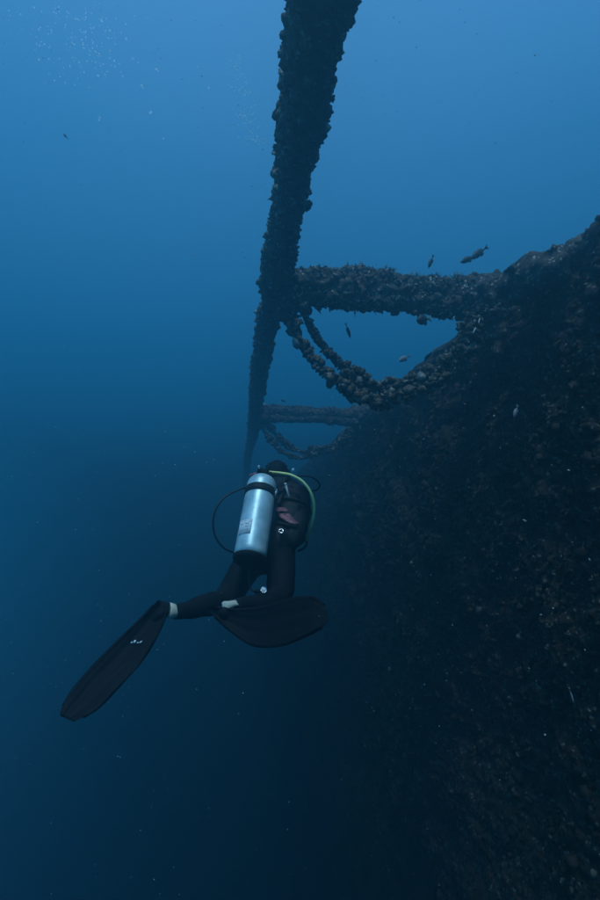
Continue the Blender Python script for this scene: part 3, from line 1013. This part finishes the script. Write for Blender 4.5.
# ------------------------------------------------------------------ cylinder
ta, tb = at(249.5, 559, 2.70), at(263, 478, 3.06)
A = (tb - ta).normalized()
TL = (tb - ta).length
tank = empty('diving_cylinder', ta, 'pale silver air cylinder strapped to the diver back, black boot at its base', 'diving cylinder')
R0 = 0.0925
prof = [(0.0, R0 * .6), (0.01, R0 * .9), (0.03, R0), (0.05, R0)] + [(h, R0) for h in np.linspace(0.08, TL - 0.07, 20)] + \
       [(TL - 0.07 + 0.07 * math.sin(a), R0 * (0.25 + 0.75 * math.cos(a) ** 0.8)) for a in np.linspace(0.12, 1.5, 10)]
n_ = M_alu.node_tree.nodes; l_ = M_alu.node_tree.links      # chipped and scuffed paint
pb_ = n_['Principled BSDF']; old_ = pb_.inputs['Base Color'].links[0].from_socket
tcn_ = n_.new('ShaderNodeTexCoord'); sc2_ = n_.new('ShaderNodeTexNoise'); sc2_.inputs['Scale'].default_value = 32; sc2_.inputs['Detail'].default_value = 12
sc2_.inputs['Roughness'].default_value = 0.75
mr_ = n_.new('ShaderNodeMapRange'); mr_.inputs['From Min'].default_value = 0.58; mr_.inputs['From Max'].default_value = 0.68; mr_.inputs['To Max'].default_value = 0.6
mx_ = n_.new('ShaderNodeMix'); mx_.data_type = 'RGBA'; mx_.inputs[7].default_value = (0.13, 0.17, 0.18, 1)
l_.new(tcn_.outputs['Object'], sc2_.inputs['Vector']); l_.new(sc2_.outputs[0], mr_.inputs[0]); l_.new(mr_.outputs[0], mx_.inputs[0])
l_.new(old_, mx_.inputs[6]); l_.new(mx_.outputs[2], pb_.inputs['Base Color'])
tbody = put('cylinder_body', lathe(prof, ta, A, nu=56), M_alu, tank)
put('boot', lathe([(-.030, .05), (-.027, .072), (-.018, .088), (-0.006, .0945), (.006, .0960), (.008, .0930)], ta, A, nu=48), M_rubber, tank)
hs = TL - 0.125
stp = put('strap', lathe([(hs - .026, R0 + .001), (hs - .024, R0 + .0055), (hs + .024, R0 + .0055), (hs + .026, R0 + .001)], ta, A, nu=56), M_vest, tank)
toCam = (-(ta + A * hs)).normalized(); toCam = (toCam - A * toCam.dot(A)).normalized()
rt = A.cross(toCam).normalized()
if rt.dot(RIGHT) < 0: rt = -rt
bdir = (toCam * 0.35 + rt * 0.93).normalized()
put('buckle', boxy(ta + A * hs + bdir * (R0 + 0.009), A.cross(bdir), A, bdir, 0.014, 0.030, 0.006), M_chrome, stp)
# sticker with worn printing, wrapped round the cylinder wall
ang0 = math.atan2(0, 1)
def patch(h0, h1, a0, a1, rr_, n=12):
    V = []
    for k_ in range(2):
        for h in (h0, h1):
            for a in np.linspace(a0, a1, n):
                dr = toCam * math.cos(a) + rt * math.sin(a)
                V.append(tuple(ta + A * h + dr * (rr_ + (0.0012 if k_ else 0))))
    V = np.array(V); f = []
    o1, o2 = 2 * n, 3 * n
    for i in range(n - 1):
        f += [[o1 + i, o1 + i + 1, o2 + i + 1], [o1 + i, o2 + i + 1, o2 + i], [i, i + 1, o1 + i + 1], [i, o1 + i + 1, o1 + i],
              [n + i, o2 + i, o2 + i + 1], [n + i, o2 + i + 1, n + i + 1]]
    for a_, b_, c_, d_2 in ((0, n, 2 * n, 3 * n), (n - 1, 2 * n - 1, 3 * n - 1, 4 * n - 1)):
        f += [[a_, b_, d_2], [a_, d_2, c_]]
    return V, np.array(f)
stk = put('sticker', patch(0.11, 0.205, -1.15, -0.22, R0 + 0.0006), M_label, tank)
M_ink = mat_new('faded_ink', (0.16, 0.20, 0.22), 0.6)
rr = np.random.default_rng(5)
for row in range(3):
    a_ = -0.95
    h = 0.135 + row * 0.02
    while a_ < -0.4:
        w_ = rr.uniform(0.03, 0.10)
        if rr.uniform() < 0.3:
            put('print_smudge', patch(h, h + 0.004, a_, a_ + w_, R0 + 0.0022, 4), M_ink, stk)
        a_ += w_ + 0.04
# neck, valve and first stage
vb = ta + A * (TL + 0.0)
valve = put('valve', lathe([(-.03, .026), (.0, .024), (.012, .022), (.014, .016), (.045, .016), (.048, .011)], vb, A, nu=24), M_chrome, tank)
put('valve_knob', lathe([(0, .008), (.02, .009), (.022, .020), (.048, .020), (.052, .012)], vb + A * .03, rt * 0.9 + A * 0.1, nu=16), M_rubber, tank)
fs = put('first_stage', lathe([(-.03, .012), (-.028, .021), (.0, .024), (.02, .022), (.03, .024), (.042, .018)], vb + A * 0.045 + toCam * 0.0, -rt + A * 0.25, nu=24), M_rubber, tank)
put('dust_cap', boxy(at(253, 474.5, 3.03), (RIGHT + UP * 0.35).normalized(), (UP - RIGHT * 0.35).normalized(), -FWD, 0.028, 0.009, 0.010, 0.4), M_pink, fs)
put('port_plug', lathe([(-.01, .004), (-.008, .010), (.008, .010), (.01, .005)], at(259, 467, 3.06), UP, nu=12), M_chrome, fs)
put('pressure_hose', hose([at(256, 477, 3.08), at(249, 486, 3.0), at(238, 490, 2.95), at(225, 497, 2.9), at(216, 509, 2.86), at(213, 524, 2.84), at(216, 538, 2.84),
                           at(224, 548, 2.85), at(235, 553, 2.88), at(246, 556, 2.92)], 0.0062), M_hose, tank)
yh = put('regulator_hose', hose([at(268, 472, 3.10), at(280, 473, 3.14), at(291, 475, 3.12), at(302, 481, 3.09), at(310, 491, 3.07), at(314, 504, 3.08), at(313.5, 518, 3.11),
                                 at(310, 531, 3.17), at(307, 542, 3.24)], 0.0085, 10), M_yhose, tank)
yh['label'] = 'pale yellow hose curving round the right shoulder'
put('inflator_hose', hose([at(268, 475, 3.12), at(284, 476, 3.22), at(299, 476, 3.26), at(311, 477, 3.28), at(319, 483, 3.30), at(318, 489, 3.33), at(308, 492, 3.36)], 0.006), M_hose, tank)
put('low_hose', hose([at(307, 541, 3.2), at(305, 547, 3.18), at(298, 551, 3.14)], 0.009), M_hose, tank)

# gauge hanging between the knees
g = empty('pressure_gauge', at(261, 591, 2.70), 'small chromed gauge dangling between the knees of the diver', 'gauge')
gc = at(263.5, 590.5, 2.62); gn = (-FWD + UP * 0.7 + RIGHT * 0.2).normalized()
put('case', lathe([(-.010, .010), (-.009, .016), (.006, .0165), (.009, .015)], gc, gn, nu=24), M_rubber, g)
put('bezel', torus(gc + gn * 0.009, gn, 0.0150, 0.0022), M_chrome, g)
put('dial', lathe([(.0085, .0135), (.0095, .013)], gc, gn, nu=20), M_label, g)
put('swivel', boxy(at(257.5, 591.5, 2.64), RIGHT, UP, -FWD, 0.020, 0.011, 0.010, 0.35), M_rubber, g)
put('hose', hose([at(255, 592, 2.64), at(250, 588, 2.70), at(249, 575, 2.80), at(249, 562, 2.86)], 0.0055), M_hose, g)


# ------------------------------------------------------------------ fins
def resample(pl, n):
    p = np.array(pl, float)
    c = bez([(x, y, 0) for x, y in p], n)
    return c[:, :2]


def fin(label, e1, e2, d0, d1, twist, foot, ankle_c, mark=None):
    """e1, e2: the two edges heel to tip; depth runs d0 to d1; twist tilts edge 2 nearer the lens"""
    n, m_ = 40, 15
    E1, E2 = resample(e1, n), resample(e2, n)
    root = empty('swim_fin', at(*foot, d0), label, 'swim fin')
    V = []
    tt = np.linspace(0, 1, n)
    rr = np.random.default_rng(int(d1 * 100) + len(e1))
    for k_ in range(2):
        for i in range(n):
            for q in range(m_):
                s_ = q / (m_ - 1)
                x, y = E1[i] * (1 - s_) + E2[i] * s_
                d = d0 + (d1 - d0) * tt[i] + twist * (s_ - 0.5) * math.sin(math.pi * min(1, tt[i] * 1.1) * 0.5)
                # two soft channels and stiffening ridges along the blade
                rid = 0.011 * (math.cos((s_ - 0.5) * 2 * math.pi * 3) * 0.5 + 0.5) * min(1, tt[i] * 4)
                edge = 0.014 * max(0, 1 - min(s_, 1 - s_) / 0.07) * (1 - 0.6 * tt[i])
                bow = 0.03 * math.sin(math.pi * s_)
                th = (0.004 + 0.012 * (1 - tt[i]) ** 2) + rid * 0.5 + edge
                p = at(x, y, d + bow * 0.5 + (-th if k_ == 0 else th))
                V.append(tuple(p))
    V = np.array(V)
    idx = np.arange(n * m_).reshape(n, m_); o2 = n * m_
    F_ = []
    q = np.stack([idx[:-1, :-1], idx[1:, :-1], idx[1:, 1:], idx[:-1, 1:]], -1).reshape(-1, 4)
    F_ += [q, q[:, ::-1] + o2]
    for ln in (idx[:, 0], idx[:, -1][::-1], idx[0, :][::-1], idx[-1, :]):
        F_.append(np.stack([ln[:-1], ln[:-1] + o2, ln[1:] + o2, ln[1:]], -1))
    q = np.vstack(F_)
    f = np.vstack([q[:, [0, 1, 2]], q[:, [0, 2, 3]]])
    blade = put('blade', (V, f), M_rubber, root)

    def P_(t_, s_, lift=0.0):
        i = t_ * (n - 1); a = int(i); b = min(a + 1, n - 1); w = i - a
        x, y = (E1[a] * (1 - w) + E1[b] * w) * (1 - s_) + (E2[a] * (1 - w) + E2[b] * w) * s_
        d = d0 + (d1 - d0) * t_ + twist * (s_ - 0.5) * math.sin(math.pi * min(1, t_ * 1.1) * 0.5) + 0.015 * math.sin(math.pi * s_)
        return at(x, y, d - lift)
    for s_ in (0.03, 0.97):
        put('side_rail', hose([P_(t_, s_) for t_ in (0.05, 0.2, 0.4, 0.6, 0.8, 0.93)], 0.009), M_rubber, root)
    # foot pocket
    a0, a1 = ankle_c, P_(0.36, 0.5, -0.03)
    mid = P_(0.16, 0.5, -0.02)
    pv_, pf_ = skin_part([a0, (a0 + mid) / 2 - FWD * .01, mid, a1], [(0, 1), (1, 2), (2, 3)], [.028, .034, .032, .016], 0, 2)
    put('foot_pocket', (pv_, pf_), M_rubber, root)
    if mark:
        for poly in mark:
            pts_ = [P_(t_, s_, 0.022) for t_, s_ in poly]
            c_ = sum(pts_, Vector()) / len(pts_)
            k2 = len(pts_)
            v_ = np.array([tuple(p) for p in pts_] + [tuple(p + FWD * 0.003) for p in pts_])
            f_ = [[0, i, i + 1] for i in range(1, k2 - 1)] + [[k2, k2 + i + 1, k2 + i] for i in range(1, k2 - 1)]
            for i in range(k2):
                f_ += [[i, k2 + i, k2 + (i + 1) % k2], [i, k2 + (i + 1) % k2, (i + 1) % k2]]
            put('emblem', (v_, np.array(f_)), M_white, blade, False)
    return root


# small white two-stroke emblem near the foot of the blade, as pixel outlines turned into (t, s)
def ts(e1, e2, x, y):
    best = None
    E1, E2 = resample(e1, 40), resample(e2, 40)
    for i in range(40):
        for s_ in np.linspace(0, 1, 41):
            q = E1[i] * (1 - s_) + E2[i] * s_
            dd_ = (q[0] - x) ** 2 + (q[1] - y) ** 2
            if best is None or dd_ < best[0]: best = (dd_, i, s_)
    _, i, s_ = best
    # one Newton-like refinement between stations
    b = min(i + 1, 39); a = max(i - 1, 0)
    c = E1[i] * (1 - s_) + E2[i] * s_
    du = (E1[b] + E2[b] - E1[a] - E2[a]) / 2 / (b - a); dv = E2[i] - E1[i]
    M_ = np.array([du, dv]).T
    k_ = np.linalg.solve(M_, np.array([x, y]) - c)
    return ((i + k_[0]) / 39, s_ + k_[1])


LE1 = [(158, 600), (145, 614), (133, 626), (121, 637), (98, 660), (76, 685), (62, 707), (60, 716)]
LE2 = [(170, 603), (164, 620), (158, 634), (152, 644), (137, 668), (115, 690), (97, 709), (74, 722)]
mk_px = [[(134, 640.5), (136, 640), (135.4, 642.8), (132.8, 643.6)], [(130.8, 642.2), (132.6, 641.6), (132.2, 643.2), (130.4, 643.4)],
         [(139.6, 642), (142, 640.6), (141.4, 642.4), (138.6, 643.6)], [(137, 642.4), (138.4, 642), (138, 643.4), (136.6, 643.6)]]
marks = [[ts(LE1, LE2, x, y) for x, y in poly] for poly in mk_px]
fin('long black swim fin trailing at lower left with a small white emblem', LE1, LE2, 2.42, 2.02, -0.05, (165, 608), at(168, 609, 2.40), marks)
RE1 = [(211, 606), (226, 609), (247, 609), (265, 606), (284, 600), (300, 596.5), (314, 597), (323, 604), (327, 613)]
RE2 = [(210, 612), (220, 621), (232, 632), (247, 643), (265, 647.5), (286, 644.5), (306, 636), (322, 627), (328, 621)]
fin('broad black swim fin turned across below the diver, without emblem', RE1, RE2, 2.40, 1.98, -0.14, (225, 608), at(222, 607, 2.36))

# ------------------------------------------------------------------ fish
M_fish = mat_noisy('fish_dark', (0.015, 0.015, 0.014), (0.04, 0.038, 0.034), 60, 0.5, bump=0.1)
M_fishpale = mat_noisy('fish_silver', (0.18, 0.22, 0.24), (0.30, 0.34, 0.35), 60, 0.4, bump=0.1)
M_fin_y = mat_new('fish_tail_yellow', (0.25, 0.22, 0.07), 0.6)


def fish(label, head, tail, hratio, wratio=0.45, mat=None, group=None, tailmat=None):
    a, b = Vector(head), Vector(tail)
    ax = (b - a); ln = ax.length; ax.normalize()
    up_ = (UP - ax * UP.dot(ax))
    if up_.length < 0.35:
        up_ = RIGHT - ax * RIGHT.dot(ax)
    up_.normalize()
    sd = ax.cross(up_)
    mat = mat or M_fish
    root = empty('fish', (a + b) / 2, label, 'fish', group)
    st = np.linspace(0, 1, 12)
    hh = np.interp(st, [0, .08, .25, .45, .7, .9, 1], [.08, .45, .85, 1, .7, .25, .16]) * ln * 0.78 * hratio / 2
    V = []
    for s_, h in zip(st, hh):
        for i in range(10):
            t_ = 2 * math.pi * i / 10
            V.append(tuple(a + ax * ln * 0.8 * s_ + up_ * h * math.sin(t_) + sd * h * wratio * math.cos(t_)))
    V += [tuple(a - ax * ln * 0.01), tuple(a + ax * ln * 0.8)]
    idx = np.arange(120).reshape(12, 10); nx_ = np.roll(idx, -1, 1)
    q = np.stack([idx[:-1], idx[1:], nx_[1:], nx_[:-1]], -1).reshape(-1, 4)
    f = np.vstack([q[:, [0, 1, 2]], q[:, [0, 2, 3]], [[idx[0, i], idx[0, (i + 1) % 10], 120] for i in range(10)],
                   [[idx[-1, (i + 1) % 10], idx[-1, i], 121] for i in range(10)]])
    put('body', (np.array(V), f), mat, root)

    def plate(name, pts2, m_):
        th = ln * 0.008
        v_ = [a + ax * (x * ln) + up_ * (y * ln * hratio) + sd * th for x, y in pts2] + [a + ax * (x * ln) + up_ * (y * ln * hratio) - sd * th for x, y in pts2]
        k2 = len(pts2)
        f_ = [[0, i, i + 1] for i in range(1, k2 - 1)] + [[k2, k2 + i + 1, k2 + i] for i in range(1, k2 - 1)]
        for i in range(k2):
            f_ += [[i, k2 + i, k2 + (i + 1) % k2], [i, k2 + (i + 1) % k2, (i + 1) % k2]]
        put(name, (np.array([tuple(p) for p in v_]), np.array(f_)), m_, root, False)
    plate('tail_fin', [(0.76, 0), (0.86, .12), (1.0, .30), (0.96, 0.05), (0.96, -.05), (1.0, -.30), (0.86, -.12)], tailmat or mat)
    plate('dorsal_fin', [(0.2, .26), (0.3, .44), (0.5, .42), (0.66, .28), (0.7, .15), (0.4, .25)], mat)
    plate('anal_fin', [(0.45, -.3), (0.52, -.5), (0.66, -.36), (0.7, -.2)], mat)
    return root


fish('grey fish heading down left above the cross beam, front one of two', at(460.5, 262.5, 4.1), at(476, 256, 4.14), 0.38)
fish('grey fish close behind another fish above the cross beam, tail raised', at(471, 259, 4.25), at(488, 246.5, 4.3), 0.36)
fish('round dark fish with yellowish tail below the cross beam', at(416.5, 321, 4.3), at(431, 318.5, 4.36), 0.72, tailmat=M_fin_y)
fish('slender dark fish swimming steeply in the gap beside the chains', at(350.5, 338, 4.7), at(345.5, 323, 4.75), 0.26)
fish('dark fish nosing down onto the top of the cross beam', at(428.5, 268, 4.0), at(433.5, 255, 4.02), 0.34)
fish('faint grey fish near the hull edge below the round dark fish', at(399, 361, 5.6), at(410, 355.5, 5.7), 0.42, mat=M_fishpale)
fish('tiny fish hanging just under the cross beam, nearer the hull', at(374.5, 308, 4.3), at(376, 315, 4.3), 0.3)
fish('tiny fish under the cross beam, nearer the long beam', at(354.5, 309, 4.3), at(355.2, 316.5, 4.3), 0.3)
fish('distant small fish alone in open water at upper left', at(63, 133.5, 6.0), at(68, 139, 6.0), 0.35)
fish('pale blue grey fish hovering against the dark hull', at(514, 418, 3.7), at(518, 405, 3.72), 0.5, mat=M_fishpale)
fish('slim greenish fish hovering head down low against the hull', at(574, 703, 2.9), at(569, 687, 2.95), 0.24, mat=M_fishpale)
fish('very faint tiny fish in blue gap above hazy second cross beam', at(281, 400, 6.5), at(286, 402, 6.5), 0.4)

# ------------------------------------------------------------------ pale shells that stand out on the hull
M_pale = mat_noisy('bleached_shell', (0.45, 0.47, 0.44), (0.72, 0.73, 0.68), 50, 0.6, bump=0.3)


def hull_hit(x, y, out_=0.10):
    p = at(x, y, 1.0)
    return p * ((HX - out_) / p.x)


rr = np.random.default_rng(17)
for (x, y, s_) in ((525, 521, 0.018), (541, 615, 0.015), (553, 608, 0.010), (440, 653, 0.013), (453, 618, 0.009), (529, 668, 0.012), (472, 710, 0.014),
                   (465, 404, 0.012), (478, 416, 0.010), (494, 416, 0.010), (411, 560, 0.015), (420, 583, 0.010), (569, 470, 0.012), (566, 412, 0.01),
                   (545, 735, 0.010), (585, 650, 0.009), (500, 780, 0.010), (590, 560, 0.010)):
    v, f = shell_tmpl(int(rr.integers(0, 50)))
    R_ = rand_rot(1, rr)[0]
    v = (v * s_ * rr.uniform(0.7, 1.2, 3)) @ R_.T + np.array(tuple(hull_hit(x, y)))
    put('shell', (v, f), M_pale, hull, False)
for (x0, y0, x1, y1, w_) in ((473, 334, 476, 327, 0.010), (478.5, 324, 480, 318, 0.008), (455, 316, 452, 321, 0.009)):
    a, b = at(x0, y0, 4.0), at(x1, y1, 4.02)
    put('shell', lathe([(0, .003), ((b - a).length * .3, w_), ((b - a).length * .7, w_ * .9), ((b - a).length, .002)], a, (b - a), nu=7, ell=0.5), M_pale, hull, False)

# ------------------------------------------------------------------ bubbles
M_bub = bpy.data.materials.new('air'); M_bub.use_nodes = True
nb_ = M_bub.node_tree
nb_.nodes.clear()
ob_ = nb_.nodes.new('ShaderNodeOutputMaterial')
tr_ = nb_.nodes.new('ShaderNodeBsdfTranslucent'); tr_.inputs['Color'].default_value = (0.80, 0.96, 1.0, 1)
tb_ = nb_.nodes.new('ShaderNodeBsdfTransparent')
gb_ = nb_.nodes.new('ShaderNodeBsdfGlossy'); gb_.inputs['Roughness'].default_value = 0.15
m1_ = nb_.nodes.new('ShaderNodeMixShader'); m1_.inputs[0].default_value = 0.3
m2_ = nb_.nodes.new('ShaderNodeMixShader'); m2_.inputs[0].default_value = 0.12
nb_.links.new(tr_.outputs[0], m1_.inputs[1]); nb_.links.new(tb_.outputs[0], m1_.inputs[2])
nb_.links.new(m1_.outputs[0], m2_.inputs[1]); nb_.links.new(gb_.outputs[0], m2_.inputs[2])
nb_.links.new(m2_.outputs[0], ob_.inputs['Surface'])
v, f = ICO2
bub = np_mesh('air_bubble', v * np.array([1, 1, 0.72]), f, True)
bub.materials.append(M_bub)
rr = np.random.default_rng(23)
fixed = [(235, 65), (270, 52), (270, 83), (218, 45), (228, 40), (335, 148), (339, 152), (424, 143), (85, 98), (78, 94), (83, 128), (105, 127), (150, 142), (212, 257), (214, 252),
         (322, 242), (324, 240), (350, 297), (303, 183), (306, 188), (212, 115), (225, 160), (210, 162), (245, 130), (285, 125), (296, 134), (447, 188), (180, 103), (192, 118)]
bl = [(x / 2.143, y / 2.143, 1.25) for x, y in fixed]
while len(bl) < 210:
    t_ = rr.normal(0, 1)
    x, y = 85 + rr.normal(0, 24), 45 + rr.normal(0, 22)
    if rr.uniform() < 0.3:
        x, y = 60 + rr.normal(0, 30), 18 + rr.normal(0, 14)
    if 2 < x < 170 and 1 < y < 95:
        bl.append((x, y, rr.uniform(0.45, 1.0)))
own = {5: 'larger one of a close pair of bubbles right of the cluster', 7: 'lone bubble farthest right of the main bubble cluster',
       13: 'larger bubble of the lowest left pair beneath the cluster', 15: 'bright bubble below the cluster, midway to the plume',
       17: 'lowest bubble under the cluster in open blue water'}
for bi_, (x, y, s_) in enumerate(bl):
    d = 2.9 + rr.normal(0, 0.25)
    o = bpy.data.objects.new('air_bubble', bub); C.objects.link(o)
    o.location = at(x, y, d)
    q = s_ * d / FPX * rr.uniform(0.6, 1.05)
    o.scale = (q, q, q)
    tag(o, own.get(bi_, 'small bubble among many crowded together at the upper left'), 'bubble', 'bubbles rising in the upper left')
n = 150
px_ = np.stack([rr.normal(0, 1, n), rr.uniform(0, 1, n)], 1)
pts = np.array([tuple(at(233 + 20 * t_ + a * (4 + 4 * t_), 55 + 90 * t_, 4.6)) for a, t_ in px_])
V = (ICO1[0][None] * rr.uniform(0.004, 0.0085, n)[:, None, None] + pts[:, None]).reshape(-1, 3)
F_ = (ICO1[1][None] + (np.arange(n) * len(ICO1[0]))[:, None, None]).reshape(-1, 3)
pl = link_mesh('bubble_plume', np_mesh('bubble_plume', V, F_, True), M_bub)
tag(pl, 'faint plume of tiny bubbles left of the overhead beam', None, None, 'stuff')

# ------------------------------------------------------------------ drifting particles
M_snow = mat_new('plankton', (0.40, 0.42, 0.40), 0.8)
n = 1700
x = rr.uniform(-60, 660, n); y = rr.uniform(-60, 960, n); d = 0.8 + 7 * rr.uniform(0, 1, n) ** 0.8
P_s = np.array([tuple(at(a, b, c)) for a, b, c in zip(x, y, d)])
ok = P_s[:, 0] < HX - 0.25
P_s, d = P_s[ok], d[ok]
sz = d / FPX * np.clip(rr.lognormal(-0.85, 0.35, len(d)), 0.2, 0.75)
V = (ICO1[0][None] * sz[:, None, None] * rr.uniform(0.5, 1.2, (len(d), 1, 3)) + P_s[:, None]).reshape(-1, 3)
F_ = (ICO1[1][None] + (np.arange(len(d)) * len(ICO1[0]))[:, None, None]).reshape(-1, 3)
tag(link_mesh('drifting_particles', np_mesh('drifting_particles', V, F_, True), M_snow), 'pale specks of plankton drifting through the water', None, None, 'stuff')
